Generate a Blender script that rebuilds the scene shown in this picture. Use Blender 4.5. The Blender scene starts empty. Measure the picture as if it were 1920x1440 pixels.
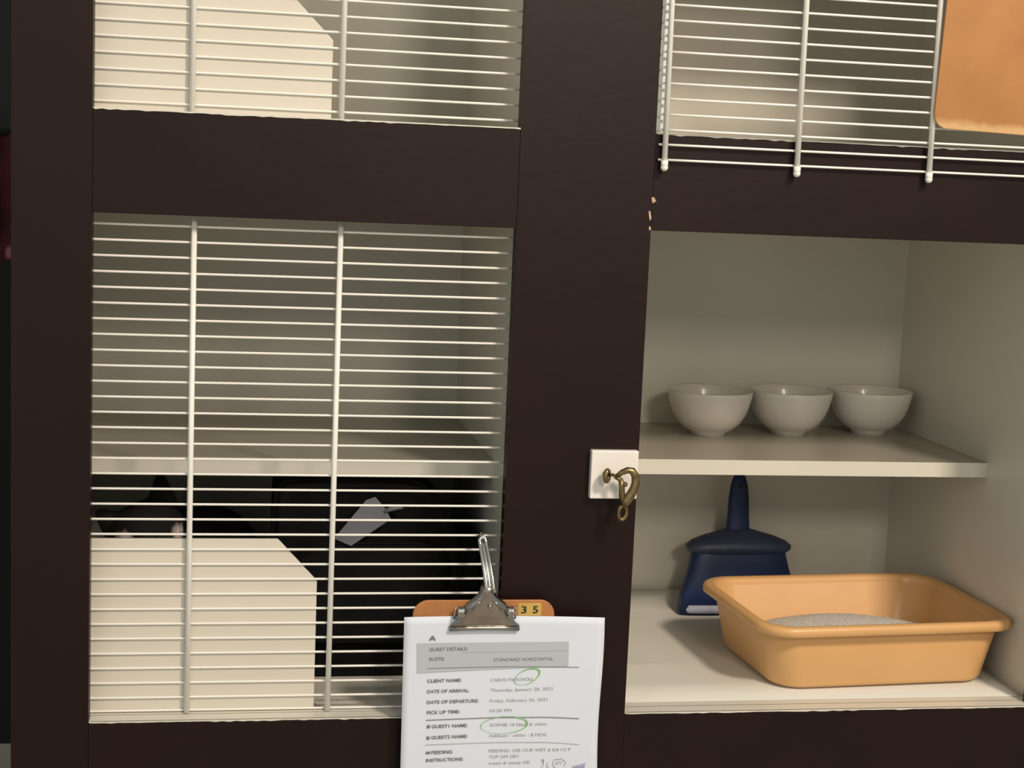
import bpy, bmesh, math, random
from mathutils import Vector, Matrix, Euler

S = bpy.context.scene
COL = S.collection
random.seed(7)

# ------------------------------------------------------------------ camera
cam_data = bpy.data.cameras.new('camera')
cam_data.sensor_width = 36.0
cam_data.lens = 36.0 * 2884 / 1920
cam_data.clip_start = 0.02
cam = bpy.data.objects.new('camera', cam_data)
COL.objects.link(cam)
YAW, PITCH, ROLL = 0.17375, 0.13040, 0.04295
fwd = Vector((math.sin(YAW)*math.cos(PITCH), math.cos(YAW)*math.cos(PITCH), -math.sin(PITCH)))
rgt = Vector((math.cos(YAW), -math.sin(YAW), 0))
upv = rgt.cross(fwd)
r2 = rgt*math.cos(ROLL) + upv*math.sin(ROLL)
u2 = -rgt*math.sin(ROLL) + upv*math.cos(ROLL)
M = Matrix((r2, u2, -fwd)).transposed().to_4x4()
M.translation = Vector((0, -1.66, 1.45))
cam.matrix_world = M
S.camera = cam

# ------------------------------------------------------------------ world, light, exposure
W = bpy.data.worlds.new('world'); S.world = W; W.use_nodes = True
W.node_tree.nodes['Background'].inputs[0].default_value = (0.74, 0.80, 0.74, 1)
W.node_tree.nodes['Background'].inputs[1].default_value = 0.50

def area(name, loc, target, size, power, col, size_y=None):
    d = bpy.data.lights.new(name, 'AREA'); d.energy = power; d.color = col
    d.size = size
    if size_y: d.shape = 'RECTANGLE'; d.size_y = size_y
    o = bpy.data.objects.new(name, d); COL.objects.link(o); o.location = loc
    o.rotation_euler = (Vector(target)-Vector(loc)).to_track_quat('-Z', 'Y').to_euler()
    return o
area('ceiling_lamp', (1.45, -2.10, 3.20), (0.35, 0, 1.1), 0.38, 74, (1.0, 0.84, 0.68))
area('far_ceiling_lamp', (0.85, -3.50, 2.62), (0.20, 0, 1.3), 0.45, 26, (1.0, 0.84, 0.68))
area('fill_light', (-1.5, -2.7, 1.75), (0.3, 0.2, 1.15), 1.5, 5, (1.0, 0.96, 0.90))  # unseen soft fill, added to brighten the dark compartments

S.view_settings.view_transform = 'Standard'
S.view_settings.look = 'None'
S.view_settings.gamma = 1
S.view_settings.use_curve_mapping = False
S.view_settings.exposure = 0.0

# ------------------------------------------------------------------ materials
def mat(name, col, rough=0.5, metal=0.0, var=0.0, vscale=20, bump=0.0, bscale=200, spec=0.5, col2=None, stretch=None, coat=0.0):
    m = bpy.data.materials.new(name); m.use_nodes = True
    nt = m.node_tree; N = nt.nodes; L = nt.links
    b = N['Principled BSDF']
    b.inputs['Roughness'].default_value = rough
    b.inputs['Metallic'].default_value = metal
    b.inputs['Specular IOR Level'].default_value = spec
    b.inputs['Coat Weight'].default_value = coat
    tc = N.new('ShaderNodeTexCoord')
    mp = N.new('ShaderNodeMapping'); L.new(tc.outputs['Object'], mp.inputs[0])
    if stretch: mp.inputs['Scale'].default_value = stretch
    n = N.new('ShaderNodeTexNoise'); n.inputs['Scale'].default_value = vscale; n.inputs['Detail'].default_value = 5
    L.new(mp.outputs[0], n.inputs['Vector'])
    mix = N.new('ShaderNodeMix'); mix.data_type = 'RGBA'
    c2 = col2 if col2 else tuple(c*(1-var) for c in col)
    mix.inputs[6].default_value = (*c2, 1); mix.inputs[7].default_value = (*col, 1)
    rp = N.new('ShaderNodeValToRGB'); rp.color_ramp.elements[0].position = 0.35; rp.color_ramp.elements[1].position = 0.65
    L.new(n.outputs['Fac'], rp.inputs[0]); L.new(rp.outputs[0], mix.inputs[0])
    L.new(mix.outputs[2], b.inputs['Base Color'])
    if bump:
        n2 = N.new('ShaderNodeTexNoise'); n2.inputs['Scale'].default_value = bscale; n2.inputs['Detail'].default_value = 4
        L.new(mp.outputs[0], n2.inputs['Vector'])
        bp = N.new('ShaderNodeBump'); bp.inputs['Strength'].default_value = bump; bp.inputs['Distance'].default_value = 0.002
        L.new(n2.outputs['Fac'], bp.inputs['Height']); L.new(bp.outputs[0], b.inputs['Normal'])
    m['mix'] = 1
    return m

M_FRAME = mat('espresso_paint', (0.0145, 0.0040, 0.0034), 0.42, var=0.25, vscale=9, bump=0.10, bscale=60, spec=0.25, col2=(0.0115, 0.0033, 0.0028), stretch=(1, 1, 1))
M_WHITE = mat('white_melamine', (0.71, 0.685, 0.605), 0.33, var=0.06, vscale=5, bump=0.05, bscale=30)
M_CHIP = mat('bare_wood_chip', (0.62, 0.42, 0.28), 0.8, var=0.2)
M_PANEL = mat('white_board', (0.69, 0.645, 0.565), 0.5, var=0.04, vscale=7)
M_WIRE = mat('white_coated_wire', (0.90, 0.885, 0.84), 0.35, var=0.04)
M_BOARD = mat('hardboard', (0.50, 0.205, 0.068), 0.42, var=0.25, vscale=25, bump=0.06, bscale=300)
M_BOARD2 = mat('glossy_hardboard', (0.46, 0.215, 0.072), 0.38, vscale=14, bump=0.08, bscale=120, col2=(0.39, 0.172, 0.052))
def edge_highlight(m):  # paints a pale highlight along the bottom edge into the board colour
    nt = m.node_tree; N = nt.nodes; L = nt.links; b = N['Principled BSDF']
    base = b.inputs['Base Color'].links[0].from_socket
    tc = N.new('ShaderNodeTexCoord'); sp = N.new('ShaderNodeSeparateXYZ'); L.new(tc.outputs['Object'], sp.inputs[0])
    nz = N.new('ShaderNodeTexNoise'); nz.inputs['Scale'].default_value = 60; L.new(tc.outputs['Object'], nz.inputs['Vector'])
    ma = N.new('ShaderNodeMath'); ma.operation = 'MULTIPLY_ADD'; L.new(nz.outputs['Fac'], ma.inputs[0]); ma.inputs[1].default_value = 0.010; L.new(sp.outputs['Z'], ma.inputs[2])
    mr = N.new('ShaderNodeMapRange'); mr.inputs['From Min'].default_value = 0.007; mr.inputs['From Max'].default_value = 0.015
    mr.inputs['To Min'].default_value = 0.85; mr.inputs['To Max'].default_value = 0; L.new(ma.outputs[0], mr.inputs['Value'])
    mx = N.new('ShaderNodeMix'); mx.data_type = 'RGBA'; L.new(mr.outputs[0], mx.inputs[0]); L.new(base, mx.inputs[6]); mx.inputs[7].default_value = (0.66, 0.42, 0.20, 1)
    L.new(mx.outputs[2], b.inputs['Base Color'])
edge_highlight(M_BOARD2)
M_SHELF = mat('shade_toned_laminate', (0.36, 0.335, 0.275), 0.30, var=0.05, vscale=6)  # laminate colour darkened to carry the rail's shade on the shelf tops
M_CHROME = mat('chrome', (0.62, 0.60, 0.57), 0.16, metal=1.0, var=0.1, bump=0.1, bscale=80)
M_STEEL = mat('dull_steel', (0.42, 0.39, 0.36), 0.28, metal=1.0, var=0.2, vscale=60, bump=0.25, bscale=110)
M_BRASS = mat('aged_brass', (0.33, 0.25, 0.12), 0.35, metal=0.9, var=0.5, vscale=150)
M_YELLOW = mat('yellow_sticker', (0.62, 0.42, 0.10), 0.45, var=0.1)
M_BLACK = mat('black_ink', (0.02, 0.018, 0.016), 0.6)
M_INK = mat('grey_print', (0.20, 0.18, 0.185), 0.8)
M_INK2 = mat('pale_grey_print', (0.40, 0.38, 0.38), 0.8)
M_GREEN = mat('green_marker', (0.24, 0.60, 0.20), 0.7, var=0.25, vscale=90)
M_PEN = mat('blue_pen', (0.40, 0.42, 0.62), 0.7)
M_BAND = mat('grey_band_print', (0.48, 0.51, 0.57), 0.7)
M_PAPER = mat('white_paper', (0.72, 0.78, 0.90), 0.7, var=0.03, vscale=10)
M_CERAM = mat('white_ceramic', (0.72, 0.68, 0.63), 0.30, var=0.03, coat=0.2)
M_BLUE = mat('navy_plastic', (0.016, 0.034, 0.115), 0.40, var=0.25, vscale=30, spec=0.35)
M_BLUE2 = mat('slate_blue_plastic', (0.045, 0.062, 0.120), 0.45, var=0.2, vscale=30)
M_STRIP = mat('dusty_lip', (0.42, 0.45, 0.58), 0.6, var=0.35, vscale=60)
M_TRAY = mat('tan_plastic', (0.70, 0.40, 0.165), 0.36, var=0.05, vscale=12, spec=0.5)
M_LITTER = mat('pale_litter', (0.80, 0.77, 0.72), 0.95, var=0.35, vscale=420, bump=1.0, bscale=500)
M_LINER = mat('white_liner', (0.68, 0.67, 0.62), 0.6, var=0.04, vscale=6)
M_FABRIC = mat('black_nylon', (0.0035, 0.0036, 0.0040), 0.85, var=0.4, vscale=40, bump=0.5, bscale=900, spec=0.2)
M_FABRIC2 = mat('charcoal_mesh', (0.0070, 0.0076, 0.0085), 0.9, var=0.4, vscale=50, bump=0.5, bscale=700, spec=0.2)
M_TAG = mat('grey_tag', (0.17, 0.175, 0.21), 0.6, var=0.15, vscale=40)
M_DARKWALL = mat('dark_wall', (0.010, 0.011, 0.011), 0.9, var=0.3, vscale=3)
M_FLOOR = mat('floor_vinyl', (0.50, 0.45, 0.37), 0.5, var=0.15, vscale=4)
M_RED = mat('red_cloth', (0.09, 0.006, 0.012), 0.9, vscale=45, col2=(0.035, 0.003, 0.006))
M_EYE = mat('cat_eye', (0.25, 0.28, 0.05), 0.15)
M_NOSE = mat('cat_nose', (0.25, 0.10, 0.09), 0.5)

def cat_fur():
    m = mat('tuxedo_fur', (0.012, 0.011, 0.011), 0.8, var=0.3, vscale=60, bump=0.8, bscale=350, spec=0.2)
    nt = m.node_tree; N = nt.nodes; L = nt.links
    b = N['Principled BSDF']
    base = b.inputs['Base Color'].links[0].from_socket
    tc = N.new('ShaderNodeTexCoord')
    nz = N.new('ShaderNodeTexNoise'); nz.inputs['Scale'].default_value = 90
    L.new(tc.outputs['Object'], nz.inputs['Vector'])
    last = base
    for (p, r) in (((-0.012, -0.065, 0.162), 0.012), ((0.048, -0.050, 0.160), 0.020), ((-0.005, -0.07, 0.09), 0.045)):
        vd = N.new('ShaderNodeVectorMath'); vd.operation = 'DISTANCE'
        L.new(tc.outputs['Object'], vd.inputs[0]); vd.inputs[1].default_value = p
        ma = N.new('ShaderNodeMath'); ma.operation = 'MULTIPLY_ADD'
        L.new(nz.outputs['Fac'], ma.inputs[0]); ma.inputs[1].default_value = 0.012
        L.new(vd.outputs['Value'], ma.inputs[2])
        mr = N.new('ShaderNodeMapRange'); mr.inputs['From Min'].default_value = r; mr.inputs['From Max'].default_value = r+0.009
        mr.inputs['To Min'].default_value = 1; mr.inputs['To Max'].default_value = 0
        L.new(ma.outputs[0], mr.inputs['Value'])
        mx = N.new('ShaderNodeMix'); mx.data_type = 'RGBA'
        L.new(mr.outputs[0], mx.inputs[0]); L.new(last, mx.inputs[6]); mx.inputs[7].default_value = (0.62, 0.54, 0.50, 1)
        last = mx.outputs[2]
    L.new(last, b.inputs['Base Color'])
    return m
M_FUR = cat_fur()

# ------------------------------------------------------------------ helpers
def tag(o, label=None, cat=None, group=None, kind=None):
    if label: o['label'] = label
    if cat: o['category'] = cat
    if group: o['group'] = group
    if kind: o['kind'] = kind
    return o

def thing(name, loc, label, cat, group=None):
    o = bpy.data.objects.new(name, None); COL.objects.link(o)
    o.location = loc; o.empty_display_size = 0.05
    tag(o, label, cat, group)
    return o

def obj(name, bm, m, parent=None, smooth=False, bevel=0.0, seg=2):
    """bm is in world coordinates relative to the parent's origin"""
    me = bpy.data.meshes.new(name)
    bmesh.ops.recalc_face_normals(bm, faces=bm.faces)
    bm.to_mesh(me); bm.free()
    ms = m if isinstance(m, (list, tuple)) else [m]
    for x in ms: me.materials.append(x)
    if smooth:
        for p in me.polygons: p.use_smooth = True
    o = bpy.data.objects.new(name, me); COL.objects.link(o)
    if parent: o.parent = parent
    if bevel:
        b = o.modifiers.new('bevel', 'BEVEL'); b.width = bevel; b.segments = seg; b.limit_method = 'ANGLE'
    return o

def box(bm, x0, x1, y0, y1, z0, z1, mi=0):
    v = [bm.verts.new((x, y, z)) for x in (x0, x1) for y in (y0, y1) for z in (z0, z1)]
    fs = [(0,1,3,2),(4,6,7,5),(0,4,5,1),(2,3,7,6),(0,2,6,4),(1,5,7,3)]
    for f in fs:
        fa = bm.faces.new([v[i] for i in f]); fa.material_index = mi
    return bm

def nbox(*a): return box(bmesh.new(), *a)

def tube(bm, pts, r, seg=10, closed=False, mi=0, cap=True):
    pts = [Vector(p) for p in pts]; n = len(pts)
    rs = r if isinstance(r, (list, tuple)) else [r]*n
    rings = []; prev = None
    for i, p in enumerate(pts):
        if closed: t = pts[(i+1) % n]-pts[i-1]
        else: t = pts[min(i+1, n-1)]-pts[max(i-1, 0)]
        t.normalize()
        if prev is None:
            a = Vector((0, 0, 1)) if abs(t.z) < 0.9 else Vector((0, 1, 0))
            u = t.cross(a).normalized()
        else:
            u = (prev - t*prev.dot(t)).normalized()
        w = t.cross(u); prev = u
        rings.append([bm.verts.new(p + (u*math.cos(2*math.pi*k/seg)+w*math.sin(2*math.pi*k/seg))*rs[i]) for k in range(seg)])
    for i in range(n if closed else n-1):
        A, B = rings[i], rings[(i+1) % n]
        for k in range(seg):
            f = bm.faces.new((A[k], A[(k+1) % seg], B[(k+1) % seg], B[k])); f.material_index = mi; f.smooth = True
    if not closed and cap:
        bm.faces.new(rings[0]).material_index = mi; bm.faces.new(rings[-1]).material_index = mi
    return bm

def lathe(bm, prof, c=(0, 0, 0), seg=40):
    rings = []
    for (r, z) in prof:
        if r < 1e-6: rings.append([bm.verts.new((c[0], c[1], c[2]+z))])
        else: rings.append([bm.verts.new((c[0]+r*math.cos(2*math.pi*k/seg), c[1]+r*math.sin(2*math.pi*k/seg), c[2]+z)) for k in range(seg)])
    for A, B in zip(rings, rings[1:]):
        for k in range(seg):
            a = A[k % len(A)]; a2 = A[(k+1) % len(A)]; b = B[k % len(B)]; b2 = B[(k+1) % len(B)]
            vs = []
            for v in (a, a2, b2, b):
                if v not in vs: vs.append(v)
            if len(vs) > 2: bm.faces.new(vs).smooth = True
    return bm

def prism(bm, poly, y0, y1, mi=0):
    """polygon in x-z extruded from y0 to y1"""
    A = [bm.verts.new((x, y0, z)) for x, z in poly]; B = [bm.verts.new((x, y1, z)) for x, z in poly]
    bm.faces.new(A).material_index = mi; bm.faces.new(B[::-1]).material_index = mi
    n = len(poly)
    for i in range(n):
        bm.faces.new((A[i], B[i], B[(i+1) % n], A[(i+1) % n])).material_index = mi
    return bm

def loft(bm, rings, cap0=True, cap1=True, mi=0, smooth=True):
    R = [[bm.verts.new(p) for p in r] for r in rings]
    n = len(R[0])
    for A, B in zip(R, R[1:]):
        for k in range(n):
            f = bm.faces.new((A[k], A[(k+1) % n], B[(k+1) % n], B[k])); f.smooth = smooth; f.material_index = mi
    if cap0: bm.faces.new(R[0]).material_index = mi
    if cap1: bm.faces.new(R[-1][::-1]).material_index = mi
    return R

def rrect(w, d, r, seg=8):
    """rounded rectangle centred at 0, list of (x,y)"""
    out = []
    for cx, cy, a0 in ((w/2-r, d/2-r, 0), (-w/2+r, d/2-r, 90), (-w/2+r, -d/2+r, 180), (w/2-r, -d/2+r, 270)):
        for k in range(seg+1):
            a = math.radians(a0+90*k/seg); out.append((cx+r*math.cos(a), cy+r*math.sin(a)))
    return out

# ------------------------------------------------------------------ measures (metres)
XL0, XL1 = -0.1597, 0.2892        # left openings
XR0, XR1 = 0.4397, 0.945          # right openings
XO = -0.2409                      # outer left edge of the frame
FT = 0.020                        # face frame thickness
YB = 0.475                         # inner face of the back panel
ZF, ZU = 0.849, 1.5100            # tier floors
ZRT = 1.402                       # bottom edge of the middle rails
WL0, WL1 = -0.222, 0.296          # inner faces of the left unit
WR0, WR1 = 0.430, 0.957           # inner faces of the right unit
ZTOP = 2.06
ZCEIL = 1.425

# ------------------------------------------------------------------ setting
tag(obj('floor', nbox(-3.2, 3.2, -3.4, 2.3, -0.05, 0.0), M_FLOOR), kind='structure')
tag(obj('wall_back', nbox(-3.2, 3.2, 2.2, 2.3, 0.0, 2.8), M_DARKWALL), kind='structure')

# ------------------------------------------------------------------ cabinet
cab = thing('boarding_cabinet', (0, 0, 0), 'dark espresso framed cabinet of white lined pet compartments filling the picture', 'cabinet')

def ragged(bm, x0, x1, z, amp, seed, t=0.0012):
    """thin uneven paint edge of white sitting on the lower rail's front arris"""
    rnd = random.Random(seed); n = 60; low = []; 
    for i in range(n+1):
        x = x0+(x1-x0)*i/n
        low.append((x, z-0.0012-amp*rnd.random()*(1 if rnd.random() > 0.55 else 0.25)))
    top = [(x1, z), (x0, z)]
    prism(bm, low+top, -0.0006, 0.002)

def stile(x0, x1, chips=()):
    bm = nbox(x0, x1, 0, FT, 0.10, ZTOP+0.10)
    for c in chips:
        prism(bm, c, -0.0007, 0.0, 1)
    o = obj('stile', bm, [M_FRAME, M_CHIP], cab, bevel=0.0007)
    return o
stile(XO, XL0)
stile(XL1, XR0, chips=[
    [(0.4425-0.004, 1.4395), (0.4425-0.0015, 1.4405), (0.4425+0.0015, 1.4360), (0.4395, 1.4330), (0.4397, 1.4330), (0.4392, 1.4335)][:5],
    [(0.4360, 1.4245), (0.4378, 1.4250), (0.4396, 1.4170), (0.4380, 1.4140), (0.4368, 1.4190)],
    [(0.4372, 1.4075), (0.4392, 1.4080), (0.4397, 1.4040), (0.4378, 1.4035)]])
stile(XR1, XR1+0.09)
def rail(x0, x1, z0, z1):
    return obj('rail', nbox(x0+0.0001, x1-0.0001, 0.0002, FT, z0, z1), M_FRAME, cab, bevel=0.0007)
for x0, x1, zm0, zm1 in ((XL0, XL1, 1.4004, 1.5086-0.0015), (XR0, XR1, 1.4036, 1.5112-0.0015)):
    rail(x0, x1, 0.10, ZF-0.0016)
    rail(x0, x1, zm0, zm1)
    rail(x0, x1, ZTOP, ZTOP+0.10)

# carcass panels, white inside, dark outside on the left
bm = nbox(XO+0.003, WL0-0.001, FT, YB+0.012, 0.0, ZTOP+0.10)
obj('side_panel', bm, M_FRAME, cab)
obj('side_panel', nbox(WL0-0.001, WL0, FT, YB, ZF-0.02, ZTOP), M_WHITE, cab)
obj('side_panel', nbox(WR1, WR1+0.08, FT, YB+0.012, 0.0, ZTOP+0.10), M_WHITE, cab)
obj('divider_panel', nbox(WL1, WR0, FT, YB, 0.0, ZTOP+0.10), M_WHITE, cab)
obj('back_panel', nbox(XO+0.003, WR1+0.08, YB+0.0, YB+0.012, 0.0, ZTOP+0.10), M_WHITE, cab)
obj('top_panel', nbox(XO, WR1+0.085, 0.0, YB+0.012, ZTOP+0.10, ZTOP+0.12), M_FRAME, cab)
sd = 1
for (x0, x1, fx0, fx1) in ((WL0, WL1, XL0, XL1), (WR0, WR1, XR0, XR1)):
    for zf, zb in ((ZF, 0.0), (ZU if x0 > 0 else 1.5086, 0)):
        bm = nbox(x0, x1, FT, YB, zf-0.018, zf)
        box(bm, fx0+0.0003, fx1-0.0003, 0.0005, FT+0.001, zf-0.0014, zf)
        ragged(bm, fx0+0.002, fx1-0.0005, zf, 0.0012, sd); sd += 1
        obj('floor_panel', bm, M_WHITE, cab)
    obj('ceiling_panel', nbox(x0, x1, FT, YB, ZCEIL, ZCEIL+0.018), M_WHITE, cab)
    obj('ceiling_panel', nbox(x0, x1, FT, YB, ZTOP, ZTOP+0.018), M_WHITE, cab)
# shelves half way up the lower compartments
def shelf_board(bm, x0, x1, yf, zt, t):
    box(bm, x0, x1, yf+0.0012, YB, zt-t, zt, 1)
    box(bm, x0, x1, yf, yf+0.0012, zt-t, zt, 0)      # front edge, left without the painted shade
    return bm
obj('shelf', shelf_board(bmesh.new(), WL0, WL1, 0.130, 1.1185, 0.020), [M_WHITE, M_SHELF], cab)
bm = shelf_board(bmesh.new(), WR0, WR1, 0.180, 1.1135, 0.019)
for xx in (0.783, 0.838, 0.893):     # bumps of old glue under the front edge
    bmesh.ops.create_uvsphere(bm, u_segments=12, v_segments=8, radius=0.005, matrix=Matrix.Translation((xx, 0.188, 1.0945)) @ Matrix.Diagonal((1, 1, 0.4, 1)))
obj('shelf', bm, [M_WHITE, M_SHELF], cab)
obj('shelf', shelf_board(bmesh.new(), WR0, WR1, 0.180, 1.795, 0.019), [M_WHITE, M_SHELF], cab)  # unseen upper shelf, added to keep lamp light off the back panel
# privacy boards behind the wire on the left
def privacy(z0, h, cut, xr):
    poly = [(WL0+0.001, z0+0.0003), (xr, z0+0.0003), (xr, z0+h-cut[1]), (xr-cut[0], z0+h), (WL0+0.001, z0+h)]
    obj('privacy_board', prism(bmesh.new(), poly, 0.0290, 0.0345), M_PANEL, cab, bevel=0.0006)
privacy(ZF, 0.1970, (0.0445, 0.048), 0.0845)
privacy(1.5086, 0.150, (0.0660, 0.0665), 0.0865)
# white hinge strip at the left jamb of the upper right compartment
obj('hinge_strip', nbox(XR0+0.0002, XR0+0.0085, 0.004, FT+0.004, 1.5118, ZTOP-0.001), M_WIRE, cab, bevel=0.0008)

# latch block with screw eye
lb = obj('latch_block', nbox(0.3835, 0.4375, -0.0100, 0.0001, 1.1025, 1.1572), mat('white_painted_block', (0.86, 0.82, 0.78), 0.45, var=0.03), cab, bevel=0.0012)
bm = bmesh.new()
def ring_pts(c, rx, rz, n=20, tilt=0.0, plane='xz', ry=0.0):
    out = []
    for k in range(n):
        a = 2*math.pi*k/n
        x, z = rx*math.cos(a), rz*math.sin(a)
        x, z = x*math.cos(tilt)-z*math.sin(tilt), x*math.sin(tilt)+z*math.cos(tilt)
        out.append((c[0]+x, c[1]+ry*math.cos(a), c[2]+z))
    return out
tube(bm, ring_pts((0.3990, -0.0225, 1.1312), 0.0024, 0.0060, ry=0.003), 0.0029, 8, closed=True)
tube(bm, [(0.3990, -0.009, 1.1315), (0.3990, -0.0170, 1.1315), (0.3990, -0.0215, 1.1315)], 0.0024, 8)
obj('screw_eye', bm, M_BRASS, lb)

# snap hook hanging in the screw eye
hook = thing('snap_hook', (0.415, -0.030, 1.085), 'aged brass swivel snap hook hanging from the white latch block', 'hook')
def loc(pts, o): return [(p[0]-o[0], p[1]-o[1], p[2]-o[2]) for p in pts]
O_ = (0.415, -0.030, 1.085)
bm = bmesh.new()
tube(bm, loc([(0.3995, -0.0235, 1.1325), (0.4045, -0.028, 1.1335), (0.4080, -0.031, 1.1305), (0.4125, -0.033, 1.1290)], O_), [0.0017, 0.0018, 0.0022, 0.0028], 10)
tube(bm, loc([(0.4075, -0.0325, 1.1325), (0.4125, -0.0335, 1.1372), (0.4190, -0.034, 1.1400), (0.4245, -0.034, 1.1392), (0.4280, -0.034, 1.1340), (0.4290, -0.034, 1.1265), (0.4275, -0.034, 1.1190), (0.4240, -0.034, 1.1120), (0.4195, -0.034, 1.1055), (0.4165, -0.034, 1.1000)], O_),
     [0.0026, 0.0032, 0.0037, 0.0042, 0.0046, 0.0048, 0.0050, 0.0055, 0.0056, 0.0042], 12)
obj('hook_body', bm, M_BRASS, hook)
bm = bmesh.new()
tube(bm, loc([(0.4118, -0.0335, 1.1300), (0.4135, -0.034, 1.1225), (0.4140, -0.034, 1.1150), (0.4155, -0.034, 1.1060)], O_), [0.0028, 0.0033, 0.0036, 0.0040], 10)
bmesh.ops.create_uvsphere(bm, u_segments=12, v_segments=8, radius=0.0030, matrix=Matrix.Translation(Vector((0.4165, -0.036, 1.1245))-Vector(O_)))
obj('gate', bm, M_BRASS, hook)
bm = bmesh.new()
tube(bm, loc(ring_pts((0.4160, -0.034, 1.0920), 0.0044, 0.0078, tilt=-0.1), O_), 0.0022, 10, closed=True)
tube(bm, loc([(0.4168, -0.034, 1.1035), (0.4164, -0.034, 1.0985)], O_), 0.0028, 10)
obj('swivel_ring', bm, M_BRASS, hook)

# ------------------------------------------------------------------ wire grilles
def grille(name, label, origin, xs_rods, x0, x1, zrows, rod_y, wire_y, z0, z1, caps=False, lean=0.0):
    root = thing(name, origin, label, 'grille', 'white wire grilles of the compartments')
    ox, oy, oz = origin
    def X(x, z): return x - lean*(z-z0) - ox
    for x in xs_rods:
        bm = bmesh.new()
        tube(bm, [(X(x, z0), rod_y-oy, z0-oz), (X(x, z1), rod_y-oy, z1-oz)], 0.0031, 12)
        if caps:
            for (za, zb) in ((z0+0.0035, z0-0.0015),):
                tube(bm, [(X(x, z0), rod_y-oy, z0+0.006-oz), (X(x, z0), rod_y-oy, z0-0.002-oz)], 0.0040, 14)
                bmesh.ops.create_uvsphere(bm, u_segments=14, v_segments=10, radius=0.0042, matrix=Matrix.Translation((X(x, z0), rod_y-oy, z0-0.0015-oz)))
        r = obj('rod', bm, M_WIRE, root, smooth=True)
    first = None
    for z in zrows:
        if first is None:
            bm = bmesh.new(); n = 10
            tube(bm, [(x0+(x1-x0)*i/n-ox, 0, 0) for i in range(n+1)], 0.00135, 8)
            w = obj('cross_wire', bm, M_WIRE, root, smooth=True); first = w
        else:
            w = first.copy(); COL.objects.link(w); w.parent = root
        w.location = (-lean*(z-z0), wire_y-oy, z-oz)
        w.rotation_euler = (0, random.uniform(-0.0006, 0.0006), 0)
    return root

grille('wire_grille', 'white wire grille inset over the cat and the white privacy board, lower left compartment', (0.065, 0.024, ZF), (-0.0560, 0.0998), WL0+0.001, WL1-0.001,
       [1.3883-0.01684*k for k in range(33)][:32]+[0.8512], 0.0232, 0.0274, ZF+0.0004, 1.399)
grille('wire_grille', 'white wire grille inset across the empty upper left compartment', (0.065, 0.024, 1.5086), (-0.0600, 0.0972), WL0+0.001, WL1-0.001,
       [1.5167+0.01680*k for k in range(32)], 0.0232, 0.0274, 1.5092, 2.055)
grille('wire_grille', 'white wire grille with ball ended rods overlapping the frame, upper right compartment', (0.70, -0.01, 1.470), (0.4487, 0.6010, 0.7575, 0.914), 0.4425, 0.985,
       [1.4814+0.01632*k for k in range(2)]+[1.5137+0.01680*k for k in range(33)], -0.0094, -0.0052, 1.4745, 2.07, caps=True, lean=0.008)

# ------------------------------------------------------------------ clipboards
def text_mesh(s, bold=0.0):
    cu = bpy.data.curves.new('t', 'FONT'); cu.body = s; cu.size = 1.0; cu.offset = bold; cu.resolution_u = 3
    o = bpy.data.objects.new('t', cu); COL.objects.link(o)
    me = bpy.data.meshes.new_from_object(o)
    bpy.data.objects.remove(o); bpy.data.curves.remove(cu)
    return me

def put_text(bm, s, x0, z0, x1, z1, f, mi, bold=0.012, h=None):
    """text with left end (x0,z0) and right end (x1,z1) on the sheet; f maps (x,z) to y"""
    me = text_mesh(s, bold)
    xs = [v.co.x for v in me.vertices]; w = max(xs)-min(xs); mn = min(xs)
    L = math.hypot(x1-x0, z1-z0); sc = L/w; ca, sa = (x1-x0)/L, (z1-z0)/L
    sy = sc if h is None else h/0.70
    vs = []
    for v in me.vertices:
        a, b = (v.co.x-mn)*sc, v.co.y*sy
        x, z = x0+a*ca-b*sa, z0+a*sa+b*ca
        vs.append(bm.verts.new((x, f(x, z), z)))
    for p in me.polygons:
        try:
            fa = bm.faces.new([vs[i] for i in p.vertices]); fa.material_index = mi
        except ValueError: pass
    bpy.data.meshes.remove(me)

def rr_poly(x0, x1, z0, z1, r, seg=8):
    return [((x0+x1)/2+a, (z0+z1)/2+b) for a, b in rrect(x1-x0, z1-z0, r, seg)]

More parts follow.
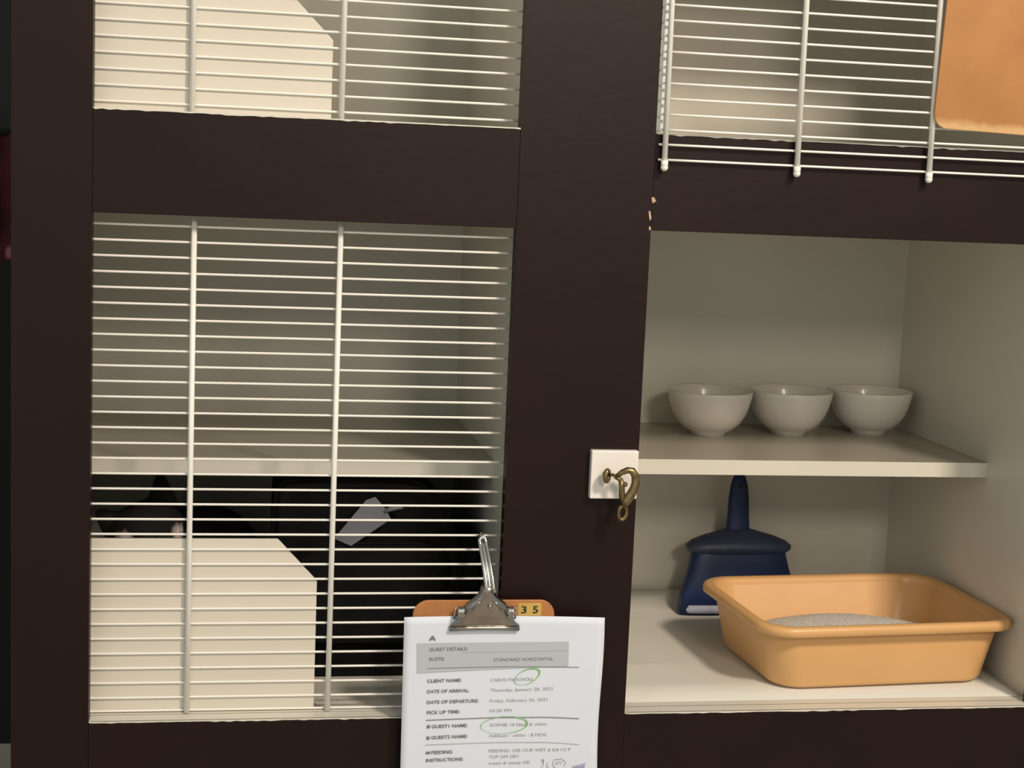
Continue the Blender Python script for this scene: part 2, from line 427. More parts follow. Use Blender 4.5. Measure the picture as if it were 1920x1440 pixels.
def clip_part(parent, cx, cz, w, yb, board_top):
    """sprung metal clip: bell shaped plate, side coils, long looped lever. cx,cz = middle of the lower jaw"""
    bm = bmesh.new(); rings = []
    prof = [  # dz, half width, front y offset
        (0.0000, 0.0385, -0.0030), (0.0020, 0.0398, -0.0055), (0.0052, 0.0392, -0.0080), (0.0090, 0.0345, -0.0095), (0.0140, 0.0290, -0.0118),
        (0.0190, 0.0265, -0.0140), (0.0245, 0.0250, -0.0155), (0.0300, 0.0215, -0.0160), (0.0345, 0.0160, -0.0165), (0.0390, 0.0110, -0.0170),
        (0.0440, 0.0078, -0.0172), (0.0500, 0.0060, -0.0172)]
    n = 14
    for dz, hw, yo in prof:
        ring = []
        for k in range(n+1):
            t = -1+2*k/n
            ring.append((cx+hw*t+0.0035*(0.02-dz)*0, yb+yo*(1-0.45*t*t*t*t), cz+dz-0.0020*t*t*(1 if dz < 0.012 else 0)))
        for k in range(n, -1, -1):
            t = -1+2*k/n
            ring.append((cx+hw*t, yb+yo*(1-0.45*t*t*t*t)+0.0011, cz+dz-0.0020*t*t*(1 if dz < 0.012 else 0)))
        rings.append(ring)
    loft(bm, rings)
    tube(bm, [(cx-0.039, yb-0.0045, cz-0.0012), (cx-0.02, yb-0.0055, cz+0.0002), (cx, yb-0.0055, cz+0.0004), (cx+0.02, yb-0.0055, cz+0.0002), (cx+0.039, yb-0.0045, cz-0.0012)], 0.0026, 10)
    plate = obj('clip', bm, M_STEEL, parent)
    for s in (-1, 1):
        bm = bmesh.new()
        for k in range(4):
            tube(bm, ring_pts((cx+s*(0.0255+0.0016*k), yb-0.0085, cz+0.0195), 0.0001, 0.0058, n=16, ry=0.0058), 0.0009, 6, closed=True)
        tube(bm, [(cx+s*0.0335, yb-0.0085, cz+0.0255), (cx+s*0.0345, yb-0.0035, cz+0.0105)], 0.0011, 6)
        obj('spring', bm, M_CHROME, plate)
    bmesh_r = bmesh.new()
    bmesh.ops.create_uvsphere(bmesh_r, u_segments=14, v_segments=8, radius=0.0026, matrix=Matrix.Translation((cx+0.003, yb-0.0168, cz+0.028)))
    for s in (-1, 1):
        tube(bmesh_r, [(cx+s*0.0075, yb-0.0170, cz+0.034), (cx+s*0.012, yb-0.0165, cz+0.030), (cx+s*0.016, yb-0.0155, cz+0.024)], 0.0013, 8)
    obj('rivet', bmesh_r, M_STEEL, plate, smooth=True)
    return plate

def clipboard(origin, x0, x1, z0, z1, yb, m, label, clip_c, digits=None):
    root = thing('clipboard', origin, label, 'clipboard', 'clipboards hung on the grilles')
    ox, oy, oz = origin
    poly = [(x-ox, z-oz) for x, z in rr_poly(x0, x1, z0, z1, 0.017)]
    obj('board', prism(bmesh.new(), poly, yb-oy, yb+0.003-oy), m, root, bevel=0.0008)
    cl = clip_part(root, clip_c[0]-ox, clip_c[1]-oz, 0.078, yb-oy, z1-oz)
    if digits:
        for s, xa, xb in digits:
            bm = nbox(xa-ox, xb-ox, yb-0.0004-oy, yb-0.00005-oy, digits_z[0]-oz, digits_z[1]-oz)
            st = obj('number_sticker', bm, M_YELLOW, root)
            bm = bmesh.new()
            xm = (xa+xb)/2; put_text(bm, s, xm-0.0031-ox, digits_z[0]+0.0030-oz, xm+0.0031-ox, digits_z[0]+0.0030-oz, lambda x, z: yb-0.0006-oy, 0, bold=0.02, h=0.0082)
            obj('printed_digit', bm, M_BLACK, st)
    return root, cl
digits_z = (0.9700, 0.9846)
YCB = -0.0165
cb, cl1 = clipboard((0.269, YCB, 0.75), 0.1885, 0.3480, 0.751, 0.9880, YCB, M_BOARD,
    'small brown hardboard clipboard number 35 holding the white form, hung on the lower left grille', (0.2685, 0.9575),
    digits=[('3', 0.3065, 0.3193), ('5', 0.3193, 0.3327)])
# lever: chrome loop that hooks over a wire
def lever(parent, origin, top, base):
    bm = bmesh.new(); ox, oy, oz = origin
    T, B = Vector(top), Vector(base)
    hw0, hw1 = 0.0042, 0.0036
    path = []
    n = 8
    for i in range(n+1):
        t = i/n; p = B.lerp(T, t); path.append((p.x-hw0+(hw0-hw1)*t, p.y-0.003*math.sin(math.pi*t), p.z))
    path += [(T.x-hw1*0.7, T.y+0.001, T.z+0.0030), (T.x, T.y+0.0015, T.z+0.0042), (T.x+hw1*0.7, T.y+0.001, T.z+0.0030)]
    for i in range(n, -1, -1):
        t = i/n; p = B.lerp(T, t); path.append((p.x+hw0-(hw0-hw1)*t, p.y-0.003*math.sin(math.pi*t), p.z))
    tube(bm, [(p[0]-ox, p[1]-oy, p[2]-oz) for p in path], 0.0021, 10)
    # pressed web between the two rims
    rings = []
    for i in range(n+1):
        t = i/n; p = B.lerp(T, t); y = p.y-0.003*math.sin(math.pi*t)+0.001; h = 0.0035
        rings.append([(p.x-h-ox, y-oy, p.z-oz), (p.x+h-ox, y-oy, p.z-oz), (p.x+h-ox, y+0.0012-oy, p.z-oz), (p.x-h-ox, y+0.0012-oy, p.z-oz)])
    loft(bm, rings)
    # hooked tip reaching back over the wire
    tube(bm, [(T.x-ox, T.y+0.001-oy, T.z+0.0036-oz), (T.x-ox, T.y+0.012-oy, T.z+0.0045-oz), (T.x-ox, T.y+0.022-oy, T.z+0.0030-oz), (T.x-ox, T.y+0.026-oy, T.z-0.002-oz)], [0.0030, 0.0026, 0.0022, 0.0018], 10)
    return obj('lever', bm, M_CHROME, parent)
lever(cl1, (0.269, YCB, 0.75), (0.2655, -0.0015, 1.0520), (0.2718, -0.0340, 1.0010))

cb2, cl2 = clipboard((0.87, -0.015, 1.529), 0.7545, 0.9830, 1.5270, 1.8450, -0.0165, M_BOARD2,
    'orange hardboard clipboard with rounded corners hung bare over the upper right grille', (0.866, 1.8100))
lever(cl2, (0.87, -0.015, 1.529), (0.866, -0.020, 1.905), (0.868, -0.0340, 1.8520))
cb2.rotation_euler = (0.020, 0.030, 0)

# ------------------------------------------------------------------ printed form
YP = YCB-0.0012
def psurf(x, z):
    t = (x-0.2900)/0.1125
    return YP-0.0045*max(0.0, abs(t)-0.35)**2*(1.0 if t > 0 else 0.8)-0.0006*math.sin((z-0.69)*22)*abs(t)
bm = bmesh.new(); nx, nz = 28, 30; G = []
for j in range(nz+1):
    row = []
    for i in range(nx+1):
        u = i/nx; v = j/nz
        zt = 0.9698 + (0.0012*math.sin(u*math.pi) - 0.0018*u)
        zb = 0.6900
        z = zb+(zt-zb)*v
        xl = 0.1810-0.0022*v; xr = 0.4060-0.0010*v+0.0012*math.sin(v*9)
        x = xl+(xr-xl)*u
        row.append((x, z))
    G.append(row)
F_ = [[bm.verts.new((x, psurf(x, z), z)) for x, z in r] for r in G]
for j in range(nz):
    for i in range(nx):
        bm.faces.new((F_[j][i], F_[j][i+1], F_[j+1][i+1], F_[j+1][i])).smooth = True
form = obj('paper_form', bm, M_PAPER)
sol = form.modifiers.new('thickness', 'SOLIDIFY'); sol.thickness = 0.0003; sol.offset = 1
tag(form, 'white printed guest details form with green circled names, clamped in the clipboard', 'paper')
e1 = 0.0006; e2 = 0.0009
f1 = lambda x, z: psurf(x, z)-e1
f2 = lambda x, z: psurf(x, z)-e2
def quad_strip(bm, tl, tr, br, bl, f, n=16, mi=0):
    A = [];
    for i in range(n+1):
        t = i/n
        xt, zt = tl[0]+(tr[0]-tl[0])*t, tl[1]+(tr[1]-tl[1])*t
        xb, zb = bl[0]+(br[0]-bl[0])*t, bl[1]+(br[1]-bl[1])*t
        A.append((bm.verts.new((xt, f(xt, zt), zt)), bm.verts.new((xb, f(xb, zb), zb))))
    for a, b in zip(A, A[1:]):
        bm.faces.new((a[0], b[0], b[1], a[1])).material_index = mi
bm = bmesh.new()
quad_strip(bm, (0.1941, 0.9397), (0.3658, 0.9400), (0.3665, 0.9117), (0.1953, 0.9053), f1)
obj('header_band', bm, M_BAND, form)
bm = bmesh.new()
def line(pts, w, f, mi=0):
    for a, b in zip(pts, pts[1:]):
        quad_strip(bm, (a[0], a[1]+w/2), (b[0], b[1]+w/2), (b[0], b[1]-w/2), (a[0], a[1]-w/2), f, 8, mi)
line([(0.2069, 0.9107), (0.290, 0.9118), (0.379, 0.9103)], 0.0007, f2, 0)
line([(0.2071, 0.8511), (0.2869, 0.8527), (0.345, 0.8520), (0.382, 0.8500)], 0.0009, f2, 0)
line([(0.2072, 0.8225), (0.2869, 0.8236), (0.345, 0.8226), (0.3835, 0.8196)], 0.0006, f2, 1)
line([(0.245, 0.9285), (0.300, 0.9291), (0.3650, 0.9295)], 0.0003, f2, 1)
H = 0.0042
for s, x0, z0, x1, z1, mi, bd in (
    ('GUEST DETAILS:', 0.2077, 0.9306, 0.2509, 0.9311, 0, 0.02), ('SUITE:', 0.2081, 0.9195, 0.2255, 0.9197, 0, 0.02),
    ('STANDARD HORIZONTAL', 0.2807, 0.9180, 0.349, 0.9184, 0, 0.0),
    ('CLIENT NAME:', 0.2069, 0.8944, 0.2455, 0.8950, 0, 0.02), ('CAROLYN SCHOLL', 0.2784, 0.8948, 0.3278, 0.8954, 1, 0.0),
    ('DATE OF ARRIVAL:', 0.2073, 0.8823, 0.2547, 0.8829, 0, 0.02), ('Thursday, January 28, 2021', 0.2789, 0.8830, 0.3497, 0.8838, 1, 0.0),
    ('DATE OF DEPARTURE:', 0.2074, 0.8699, 0.2657, 0.8709, 0, 0.02), ('Friday, February 26, 2021', 0.2788, 0.8706, 0.3444, 0.8713, 1, 0.0),
    ('PICK UP TIME:', 0.2078, 0.8580, 0.245, 0.8586, 0, 0.02), ('10:30 PM', 0.2789, 0.8591, 0.3036, 0.8593, 1, 0.0),
    ('GUEST1 NAME:', 0.2138, 0.8418, 0.2543, 0.8424, 0, 0.02), ('SOPHIE 10 black & white', 0.2796, 0.8424, 0.3448, 0.8426, 1, 0.0),
    ('GUEST2 NAME:', 0.2138, 0.8290, 0.2548, 0.8298, 0, 0.02), ('Addison - white - 8 MOS', 0.2791, 0.8299, 0.345, 0.8300, 1, 0.0),
    ('FEEDING', 0.2145, 0.8117, 0.2381, 0.8119, 0, 0.02), ('INSTRUCTIONS:', 0.2088, 0.8026, 0.251, 0.8032, 0, 0.02),
    ('FEEDING: USE OUR WET & 8.8.1/2 P', 0.2798, 0.8121, 0.3738, 0.8121, 1, 0.0), ('TOP OFF DRY', 0.2801, 0.8049, 0.3151, 0.8051, 1, 0.0),
    ('treats & catnip OK', 0.2804, 0.7977, 0.3282, 0.7979, 1, 0.0)):
    put_text(bm, s, x0, z0, x1, z1, f2, mi, bold=bd, h=H*(0.86 if mi else 0.9))
# small pictograms in front of the guest and feeding rows
for zz in (0.8418, 0.8286):
    for a, b, c, d in ((0.2085, zz, 0.2118, zz+0.0030), (0.2083, zz+0.0026, 0.2096, zz+0.0038), (0.2107, zz+0.0026, 0.2120, zz+0.0038)):
        quad_strip(bm, (a, d), (c, d), (c, b), (a, b), f2, 2, 0)
for a, b, c, d in ((0.2083, 0.8117, 0.2102, 0.8148), (0.2108, 0.8117, 0.2130, 0.8148), (0.2083, 0.8128, 0.2130, 0.8138)):
    quad_strip(bm, (a, d), (c, d), (c, b), (a, b), f2, 2, 0)
# the triangular mark at the head of the sheet
mk = [(0.2072, 0.9428), (0.2085, 0.9455), (0.2100, 0.9478), (0.2112, 0.9485), (0.2124, 0.9476), (0.2138, 0.9450), (0.2150, 0.9428), (0.2128, 0.9430), (0.2112, 0.9446), (0.2096, 0.9430)]
cvt = [bm.verts.new((x, f2(x, z), z)) for x, z in mk]
bm.faces.new(cvt)
obj('printed_text', bm, [M_INK, M_INK2, M_BLACK], form)
def marker(cx, cz, rx, rz, tilt, turns, w, bulge=0.0):
    bm = bmesh.new(); n = 60; prev = None
    for i in range(n+1):
        a = 0.6+2*math.pi*turns*i/n; k = 1+0.05*i/n
        def P(rr):
            x, z = rx*rr*k*math.cos(a)*(1+bulge*math.cos(2*a)), rz*rr*k*math.sin(a)
            x, z = x*math.cos(tilt)-z*math.sin(tilt)+cx, x*math.sin(tilt)+z*math.cos(tilt)+cz
            return x, z
        ww = w*(1+0.5*math.sin(a*1.3)); d = ww/(2*min(rx, rz))
        x, z = P(1+d*min(rx, rz)/rx); x2_, z2_ = P(1-d*min(rx, rz)/rx)
        cur = (bm.verts.new((x, psurf(x, z)-0.0012-0.00005*i/n, z)), bm.verts.new((x2_, psurf(x2_, z2_)-0.0012-0.00005*i/n, z2_)))
        if prev: bm.faces.new((prev[0], cur[0], cur[1], prev[1]))
        prev = cur
    obj('green_marker_ring', bm, M_GREEN, form)
marker(0.3195, 0.9000, 0.0140, 0.0080, 0.42, 1.04, 0.0011, 0.06)
marker(0.2955, 0.8440, 0.0258, 0.0096, 0.05, 1.06, 0.0012)
bm = bmesh.new()
rnd = random.Random(3)
def scribble(pts, r=0.00028):
    tube(bm, [(x, psurf(x, z)-0.0009, z) for x, z in pts], r, 5)
scribble([(0.3405, 0.8035), (0.3412, 0.8000), (0.3432, 0.7992), (0.3430, 0.8030), (0.3428, 0.7950), (0.3410, 0.7930)])
scribble([(0.3480, 0.7990), (0.3468, 0.7950), (0.3490, 0.7925)])
scribble([(0.3555, 0.8020), (0.3538, 0.7985), (0.3545, 0.7945), (0.3575, 0.7925)])
scribble([(0.3570, 0.7960), (0.3590, 0.8005), (0.3600, 0.7965), (0.3622, 0.8010), (0.3632, 0.7965), (0.3655, 0.8005)])
scribble([(0.3560, 0.8022), (0.3640, 0.8030), (0.3690, 0.7990), (0.3670, 0.7940)])
obj('pen_note', bm, M_INK2, form)
bm = bmesh.new()
for k in range(9):
    a = 0.3758+0.0017*k
    scribble([(a, 0.7905), (a+0.0022, 0.7945+0.0004*k)], 0.0004)
obj('blue_pen_scribble', bm, M_PEN, form)

# ------------------------------------------------------------------ bowls
def bowl_mesh():
    bm = bmesh.new()
    prof = [(0.0, 0.0035), (0.019, 0.0035), (0.0195, 0.0), (0.0225, 0.0), (0.0232, 0.0045), (0.031, 0.0085), (0.040, 0.0165), (0.0470, 0.0275), (0.0512, 0.040), (0.0538, 0.0515), (0.0546, 0.0575), (0.0538, 0.0588),
            (0.0527, 0.0575), (0.0512, 0.0500), (0.0480, 0.037), (0.0440, 0.0275), (0.0370, 0.0180), (0.028, 0.0110), (0.015, 0.0080), (0.0, 0.0072)]
    lathe(bm, prof, seg=56)
    return bm
bx = [0.6375, 0.7600, 0.8860]
by = [0.378, 0.393, 0.409]
labels = ['white ceramic bowl at the left end of the shelf row, above the dustpan', 'white ceramic bowl standing between its two neighbours on the shelf', 'white ceramic bowl at the right end of the shelf row, beside the side wall']
b0 = obj('bowl', bowl_mesh(), M_CERAM, smooth=True)
for i in range(3):
    b = b0 if i == 0 else b0.copy()
    if i: COL.objects.link(b)
    b.location = (bx[i], by[i], 1.1135)
    b.rotation_euler = (0, 0, i*1.1)
    b.scale = (1.08, 1.08, 1.08)
    tag(b, labels[i], 'bowl', 'white bowls on the shelf')

# ------------------------------------------------------------------ dustpan
dp = thing('dustpan', (0.705, 0.40, ZF+0.004), 'navy blue plastic dustpan standing upright on its lip behind the litter tray', 'dustpan')
def ell(cx, cy, cz, rx, ry, n=28): return [(cx+rx*math.cos(2*math.pi*k/n), cy+ry*math.sin(2*math.pi*k/n), cz) for k in range(n)]
def sq(cx, cy, cz, rx, ry, n=32, p=4):
    out = []
    for k in range(n):
        a = 2*math.pi*k/n; c, s = math.cos(a), math.sin(a)
        out.append((cx+rx*math.copysign(abs(c)**(2/p), c), cy+ry*math.copysign(abs(s)**(2/p), s), cz))
    return out
bm = bmesh.new()
# scoop: back sheet, two side walls, domed hood
loft(bm, [sq(0, 0.000, 0.0, 0.0905, 0.0140), sq(0, 0.003, 0.028, 0.0860, 0.0150), sq(0, 0.009, 0.062, 0.0745, 0.0160), sq(0, 0.0145, 0.086, 0.0690, 0.0165), sq(0, 0.0165, 0.0935, 0.066, 0.0165)])
obj('scoop', bm, M_BLUE, dp, smooth=True)
bm = bmesh.new()
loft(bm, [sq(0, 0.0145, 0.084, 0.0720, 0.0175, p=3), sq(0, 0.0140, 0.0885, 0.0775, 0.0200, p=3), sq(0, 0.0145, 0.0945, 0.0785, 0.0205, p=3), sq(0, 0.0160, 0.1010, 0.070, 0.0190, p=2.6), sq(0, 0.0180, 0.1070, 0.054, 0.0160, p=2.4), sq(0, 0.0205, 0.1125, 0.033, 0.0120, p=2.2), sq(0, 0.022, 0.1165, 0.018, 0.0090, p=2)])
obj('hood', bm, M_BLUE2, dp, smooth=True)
bm = bmesh.new()
loft(bm, [sq(0, 0.0215, 0.110, 0.0215, 0.0095, p=2.4), sq(0, 0.0225, 0.118, 0.0172, 0.0090, p=2.4), sq(0, 0.0240, 0.135, 0.0160, 0.0085, p=2.4), sq(0, 0.0260, 0.160, 0.0150, 0.0078, p=2.4), sq(0, 0.0275, 0.180, 0.0125, 0.0070, p=2.4), sq(0, 0.0285, 0.192, 0.0085, 0.0055, p=2.2), sq(0, 0.029, 0.1965, 0.0030, 0.0028, p=2)])
h = obj('handle', bm, M_BLUE, dp, smooth=True)
bm = bmesh.new(); tube(bm, [(0.002, 0.0165, 0.178), (0.002, 0.0212, 0.178)], 0.0035, 12)
obj('hanging_hole', bm, M_BLACK, h)
bm = bmesh.new()
loft(bm, [sq(0, -0.0010, 0.0012, 0.0850, 0.0142), sq(0, -0.0012, 0.006, 0.0845, 0.0144), sq(0, -0.0002, 0.0125, 0.0825, 0.0146)])
tag(obj('lip_strip', bm, M_STRIP, dp, smooth=True), 'pale dusty strip along the lip')
dp.rotation_euler = (0, 0, 0.02)

# ------------------------------------------------------------------ litter tray and litter
tr_o = (0.7825, 0.1740, ZF+0.0022)
tray = thing('litter_tray', tr_o, 'tan orange plastic litter tray holding grey litter on the compartment floor', 'litter tray')
tray.rotation_euler = (0, 0, math.radians(4.0))
def rring(w, d, r, z): return [(x*1.028, y*1.045, z) for x, y in rrect(w, d, r, 8)]
bm = bmesh.new()
loft(bm, [rring(0.262, 0.176, 0.030, 0.0), rring(0.276, 0.190, 0.034, 0.0015), rring(0.283, 0.196, 0.036, 0.006), rring(0.310, 0.214, 0.036, 0.0745),
          rring(0.3085, 0.2125, 0.035, 0.0765), rring(0.304, 0.208, 0.034, 0.0745), rring(0.278, 0.191, 0.034, 0.008), rring(0.270, 0.184, 0.033, 0.004), rring(0.254, 0.168, 0.030, 0.0030)])
obj('tub', bm, M_TRAY, tray)
bm = bmesh.new()
loft(bm, [rring(0.3095, 0.2135, 0.036, 0.0765), rring(0.318, 0.222, 0.038, 0.0735), rring(0.331, 0.235, 0.040, 0.0715), rring(0.3355, 0.2395, 0.041, 0.0730), rring(0.3360, 0.2400, 0.041, 0.0790), rring(0.3335, 0.2375, 0.040, 0.0822), rring(0.327, 0.231, 0.039, 0.0838), rring(0.316, 0.220, 0.038, 0.0835), rring(0.310, 0.214, 0.036, 0.0822), rring(0.3065, 0.2105, 0.035, 0.0790), rring(0.3036, 0.2076, 0.0338, 0.0730)], cap0=False, cap1=False)
obj('rim', bm, M_TRAY, tray)
bm = bmesh.new()
R_ = random.Random(5)
for j in range(0, 22):
    pass
N1, N2 = 44, 30; G = []
for j in range(N2+1):
    row = []
    for i in range(N1+1):
        u, v = -1+2*i/N1, -1+2*j/N2
        # map the square onto a rounded tray floor
        x = u*math.sqrt(max(0, 1-v*v*0.12))*0.143; y = v*math.sqrt(max(0, 1-u*u*0.12))*0.099
        d = math.hypot((u+0.0)*0.80, (v-0.30))
        z = 0.0215+0.027*max(0, math.cos(min(1, d)*math.pi/2))+R_.uniform(-0.0006, 0.0006)
        if abs(u) == 1 or abs(v) == 1: z = 0.008
        row.append(bm.verts.new((x, y, z)))
    G.append(row)
for j in range(N2):
    for i in range(N1): bm.faces.new((G[j][i], G[j][i+1], G[j+1][i+1], G[j+1][i])).smooth = True
lit = obj('cat_litter', bm, M_LITTER)
lit.location = tr_o; lit.rotation_euler = (0, 0, math.radians(4.0))
tag(lit, 'pale grey granular litter heaped inside the tan tray', 'cat litter', kind='stuff')

# ------------------------------------------------------------------ floor liner under the tray
bm = bmesh.new()
ys = [0.034, 0.10, 0.150, 0.160, 0.166, 0.172, 0.182, 0.24, 0.32, 0.40, 0.425, 0.450, 0.462]
zs = [0.0006, 0.0006, 0.0010, 0.0026, 0.0032, 0.0026, 0.0010, 0.0007, 0.0006, 0.0007, 0.003, 0.010, 0.020]
nx = 30; A = []
for y, z in zip(ys, zs):
    row = []
    for i in range(nx+1):
        u = i/nx; x = WR0+0.003+(WR1-WR0-0.006)*u
        zz = z
        if 0.0012 < z < 0.0035 and y < 0.2: zz = 0.0007+(z-0.0007)*max(0, 1-u*3.2)
        row.append(bm.verts.new((x, y+0.006*math.sin(u*5)*(1 if 0.14 < y < 0.19 else 0), ZF+zz)))
    A.append(row)
for r0, r1 in zip(A, A[1:]):
    for i in range(nx): bm.faces.new((r0[i], r0[i+1], r1[i+1], r1[i])).smooth = True
ln = obj('shelf_liner', bm, M_LINER)
ln.modifiers.new('t', 'SOLIDIFY').thickness = 0.0004
tag(ln, 'creased white paper liner on the floor under the tan litter tray', 'liner')

# ------------------------------------------------------------------ cat
CAT_O = Vector((-0.125, 0.225, ZF+0.0005))
def cat_body():
    bm = bmesh.new()
    def ball(c, r, rot=None):
        m = Matrix.Translation(Vector(c))
        if rot is not None: m = m @ rot
        bmesh.ops.create_uvsphere(bm, u_segments=24, v_segments=16, radius=1.0, matrix=m @ Matrix.Diagonal((r[0], r[1], r[2], 1)))
    # lying torso, chest to haunch (local axes, origin under the chest)
    ball((0.005, 0.045, 0.090), (0.062, 0.085, 0.078))
    ball((0.055, 0.075, 0.092), (0.075, 0.078, 0.080))
    ball((0.085, 0.105, 0.088), (0.070, 0.075, 0.080))
    ball((0.100, 0.125, 0.065), (0.052, 0.055, 0.062))
    ball((0.100, 0.060, 0.045), (0.052, 0.035, 0.042))
    # neck and chest
    ball((0.000, 0.000, 0.120), (0.046, 0.052, 0.052))
    ball((0.035, 0.000, 0.130), (0.040, 0.050, 0.040))
    ball((0.000, -0.018, 0.070), (0.040, 0.040, 0.062))
    # head, rolled down to the left
    roll = Matrix.Rotation(math.radians(22), 4, 'Y')
    rollm = Matrix.Rotation(-math.radians(24), 4, 'Y')
    hc = Vector((0.012, -0.030, 0.166))
    ball(hc, (0.047, 0.044, 0.037), rollm)
    def H(x, y, z): return hc + rollm.to_3x3() @ Vector((x, y, z))
    ball(H(0.018, -0.028, -0.012), (0.021, 0.018, 0.015)); ball(H(-0.018, -0.028, -0.012), (0.021, 0.018, 0.015))
    ball(H(0.0, -0.042, -0.015), (0.017, 0.014, 0.011)); ball(H(0.0, -0.034, -0.002), (0.010, 0.016, 0.010))
    for s, tipz in ((1, 0.066), (-1, 0.050)):
        base = H(s*0.028, 0.004, 0.016); tip = H(s*0.046, 0.004, tipz)
        ring0 = []; ax = (tip-base).normalized(); sx = Vector((0, 1, 0)); sy = ax.cross(sx).normalized(); sx = sy.cross(ax)
        n = 16
        rings = []
        for t, w in ((-0.25, 1.05), (0.0, 1.0), (0.35, 0.78), (0.7, 0.42), (0.92, 0.16)):
            c = base.lerp(tip, t)
            rings.append([c + sy*0.021*w*math.cos(2*math.pi*k/n) + sx*0.0095*w*math.sin(2*math.pi*k/n) for k in range(n)])
        loft(bm, [[tuple(p) for p in r] for r in rings])
    # forelegs folded forward, paws on the floor
    for s in (-0.026, 0.030):
        tube(bm, [(s, 0.02, 0.06), (s, -0.030, 0.040), (s, -0.062, 0.018), (s, -0.085, 0.013)], [0.026, 0.022, 0.017, 0.016], 14)
        ball((s, -0.092, 0.013), (0.015, 0.018, 0.012))
    # hind paw and tail
    ball((0.095, 0.020, 0.014), (0.034, 0.017, 0.013))
    tube(bm, [(0.110, 0.165, 0.040), (0.120, 0.190, 0.022), (0.080, 0.200, 0.015), (0.030, 0.185, 0.013), (-0.01, 0.17, 0.012)], [0.020, 0.015, 0.013, 0.012, 0.009], 12)
    return bm, H
bm, HH = cat_body()
cat = obj('cat', bm, M_FUR)
cat.location = CAT_O
rm = cat.modifiers.new('skin', 'REMESH'); rm.mode = 'VOXEL'; rm.voxel_size = 0.0032; rm.use_smooth_shade = True
sm_ = cat.modifiers.new('relax', 'SMOOTH'); sm_.factor = 0.5; sm_.iterations = 6
tag(cat, 'black and white cat lying behind the white privacy board, ear raised', 'cat')
for s in (-1, 1):
    bm = bmesh.new(); bmesh.ops.create_uvsphere(bm, u_segments=16, v_segments=10, radius=0.0068, matrix=Matrix.Translation(HH(s*0.018, -0.0365, -0.012)))
    obj('eye', bm, M_EYE, cat, smooth=True)
bm = bmesh.new(); bmesh.ops.create_uvsphere(bm, u_segments=12, v_segments=8, radius=1, matrix=Matrix.Translation(HH(0, -0.0555, -0.010)) @ Matrix.Diagonal((0.0048, 0.003, 0.0032, 1)))
obj('nose', bm, M_NOSE, cat, smooth=True)

# ------------------------------------------------------------------ soft pet carrier
CO = (0.155, 0.25, ZF+0.0005)
car = thing('pet_carrier', CO, 'black soft sided pet carrier with a grey luggage tag, behind the lower left grille', 'pet carrier')
def dome(sx, sz, x_shift=0.0):
    """closed outline of the carrier front in local x-z"""
    ctrl = [(-0.112, 0.0), (-0.116, 0.06), (-0.118, 0.12), (-0.119, 0.195), (-0.117, 0.226), (-0.106, 0.240), (-0.075, 0.242), (-0.03, 0.2445), (0.02, 0.2445), (0.052, 0.240), (0.075, 0.226), (0.092, 0.200), (0.103, 0.168), (0.110, 0.13), (0.114, 0.08), (0.116, 0.04), (0.116, 0.0), (0.07, 0.0), (0.02, 0.0), (-0.03, 0.0), (-0.07, 0.0)]
    return [((x)*sx+x_shift, 0.12+(z-0.12)*sz) for x, z in ctrl]
bm = bmesh.new()
rings = []
for y, s in ((-0.098, 0.80), (-0.106, 0.88), (-0.108, 0.93), (-0.104, 0.975), (-0.092, 1.0), (-0.03, 1.0), (0.0, 1.0), (0.040, 1.0), (0.058, 0.985), (0.068, 0.94)):
    rings.append([(x, y, max(0.0, z)) for x, z in dome(s, s if s < 1 else 1)])
for r in rings:
    for i, p in enumerate(r):
        if p[2] < 0.03: r[i] = (p[0], p[1], max(0.0, (p[2]-0.024)*0) if i in (0, 16, 17, 18, 19, 20) else p[2])
loft(bm, rings)
body = obj('carrier_body', bm, M_FABRIC, car, smooth=True)
sb = body.modifiers.new('s', 'SUBSURF'); sb.levels = 2; sb.render_levels = 2
# piping round the front edge
bm = bmesh.new()
tube(bm, [(x, -0.098, max(0.003, z)) for x, z in dome(0.985, 0.985)], 0.0028, 8, closed=True)
obj('piping', bm, M_FABRIC, car, smooth=True)
# front mesh window and its zip
bm = bmesh.new()
poly = [(x*0.80+0.0, 0.010+z*0.55) for x, z in rrect(0.22, 0.22, 0.05, 8)]
prism(bm, [(x, z+0.095) for x, z in poly], -0.1128, -0.104)
obj('mesh_window', bm, M_FABRIC2, car, bevel=0.002)
bm = bmesh.new()
tube(bm, [(x*1.01, -0.1125, z+0.095) for x, z in poly], 0.0022, 6, closed=True)
obj('zipper', bm, M_FABRIC, car, smooth=True)
# bulging side pocket against the right wall
bm = bmesh.new()
pr = []
for z, w, d in ((0.0, 0.016, 0.060), (0.03, 0.0185, 0.072), (0.09, 0.019, 0.076), (0.135, 0.018, 0.073), (0.158, 0.016, 0.066), (0.166, 0.011, 0.058)):
    pr.append(sq(0.1195-0.001, -0.020, z, w, d, p=5))
loft(bm, pr)
pk = obj('side_pocket', bm, M_FABRIC2, car, smooth=True)
bm = bmesh.new()
tube(bm, [(0.112, -0.090, 0.150), (0.106, -0.100, 0.125), (0.092, -0.1105, 0.105), (0.070, -0.116, 0.090)], 0.0045, 8)
obj('strap', bm, M_FABRIC, car, smooth=True)
# top handle lying flat
bm = bmesh.new()
tube(bm, [(-0.05, -0.01, 0.2430), (-0.03, -0.01, 0.2465), (0.0, -0.01, 0.2470), (0.03, -0.01, 0.2465), (0.05, -0.01, 0.2430)], 0.0015, 8)
obj('carry_handle', bm, M_FABRIC, car, smooth=True)
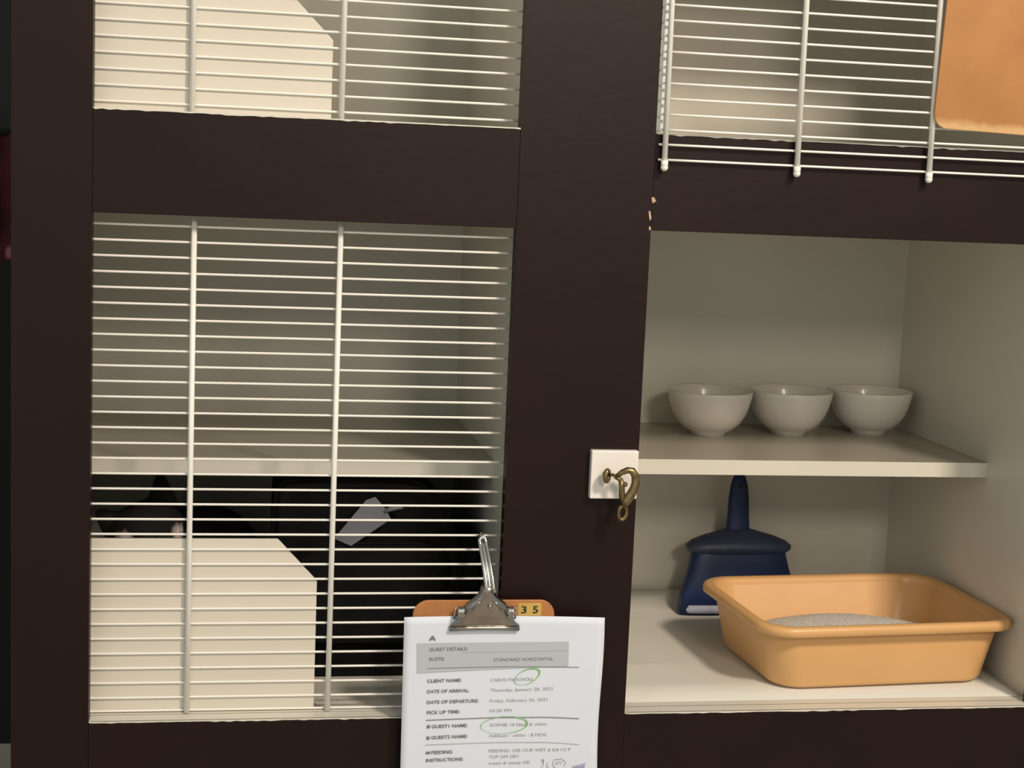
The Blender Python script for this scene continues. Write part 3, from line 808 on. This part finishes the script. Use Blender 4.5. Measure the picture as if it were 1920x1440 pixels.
# luggage tag
ty = -0.1165
bm = bmesh.new()
pl = [(-0.047, 0.172), (-0.026, 0.163), (0.0205, 0.196), (0.014, 0.2080), (0.0010, 0.2230), (-0.010, 0.2190)]
prism(bm, pl, ty, ty+0.0015)
tg = obj('luggage_tag', bm, M_TAG, car, bevel=0.0015)
tag(tg, 'grey luggage tag')
bm = bmesh.new()
tube(bm, [(0.012, ty+0.001, 0.205), (0.022, ty, 0.2095), (0.030, ty+0.001, 0.211), (0.034, ty+0.004, 0.209)], [0.0024, 0.0034, 0.0034, 0.0022], 8)
obj('tag_loop', bm, M_TAG, tg, smooth=True)

# ------------------------------------------------------------------ dark red cloth hanging beyond the cabinet
bm = bmesh.new()
G = []
for j in range(21):
    z = 1.50-0.22*j/20
    G.append([bm.verts.new((-0.80+0.42*i/40, 1.10+0.014*math.sin(i*0.9+0.6*math.sin(j*0.4)), z+0.01*math.sin(i*0.5))) for i in range(41)])
for j in range(20):
    for i in range(40): bm.faces.new((G[j][i], G[j][i+1], G[j+1][i+1], G[j+1][i])).smooth = True
def red_mat():
    m = M_RED; nt = m.node_tree; N = nt.nodes; L = nt.links; b = N['Principled BSDF']
    base = b.inputs['Base Color'].links[0].from_socket
    tc = N.new('ShaderNodeTexCoord'); v = N.new('ShaderNodeTexVoronoi'); v.inputs['Scale'].default_value = 14
    L.new(tc.outputs['Object'], v.inputs['Vector'])
    mr = N.new('ShaderNodeMapRange'); mr.inputs['From Min'].default_value = 0.12; mr.inputs['From Max'].default_value = 0.2; mr.inputs['To Min'].default_value = 1; mr.inputs['To Max'].default_value = 0
    L.new(v.outputs['Distance'], mr.inputs['Value'])
    mx = N.new('ShaderNodeMix'); mx.data_type = 'RGBA'; L.new(mr.outputs[0], mx.inputs[0]); L.new(base, mx.inputs[6]); mx.inputs[7].default_value = (0.30, 0.09, 0.11, 1)
    L.new(mx.outputs[2], b.inputs['Base Color'])
red_mat()
rc = obj('red_blanket', bm, M_RED)
rc.modifiers.new('t', 'SOLIDIFY').thickness = 0.006
tag(rc, 'dark red patterned blanket in the gloom past the left edge of the cabinet', 'blanket')
bm = bmesh.new()
tube(bm, [(-0.95, 1.10, 1.50), (-0.25, 1.10, 1.50)], 0.008, 12)
for x in (-0.94, -0.26):
    tube(bm, [(x, 1.10, 1.50), (x, 1.10, 0.02)], 0.010, 12)
    tube(bm, [(x, 0.92, 0.012), (x, 1.28, 0.012)], 0.012, 12)
rk = obj('drying_rack', bm, M_DARKWALL, smooth=True)
tag(rk, 'dark rail stand carrying the red blanket past the cabinet', 'rack')
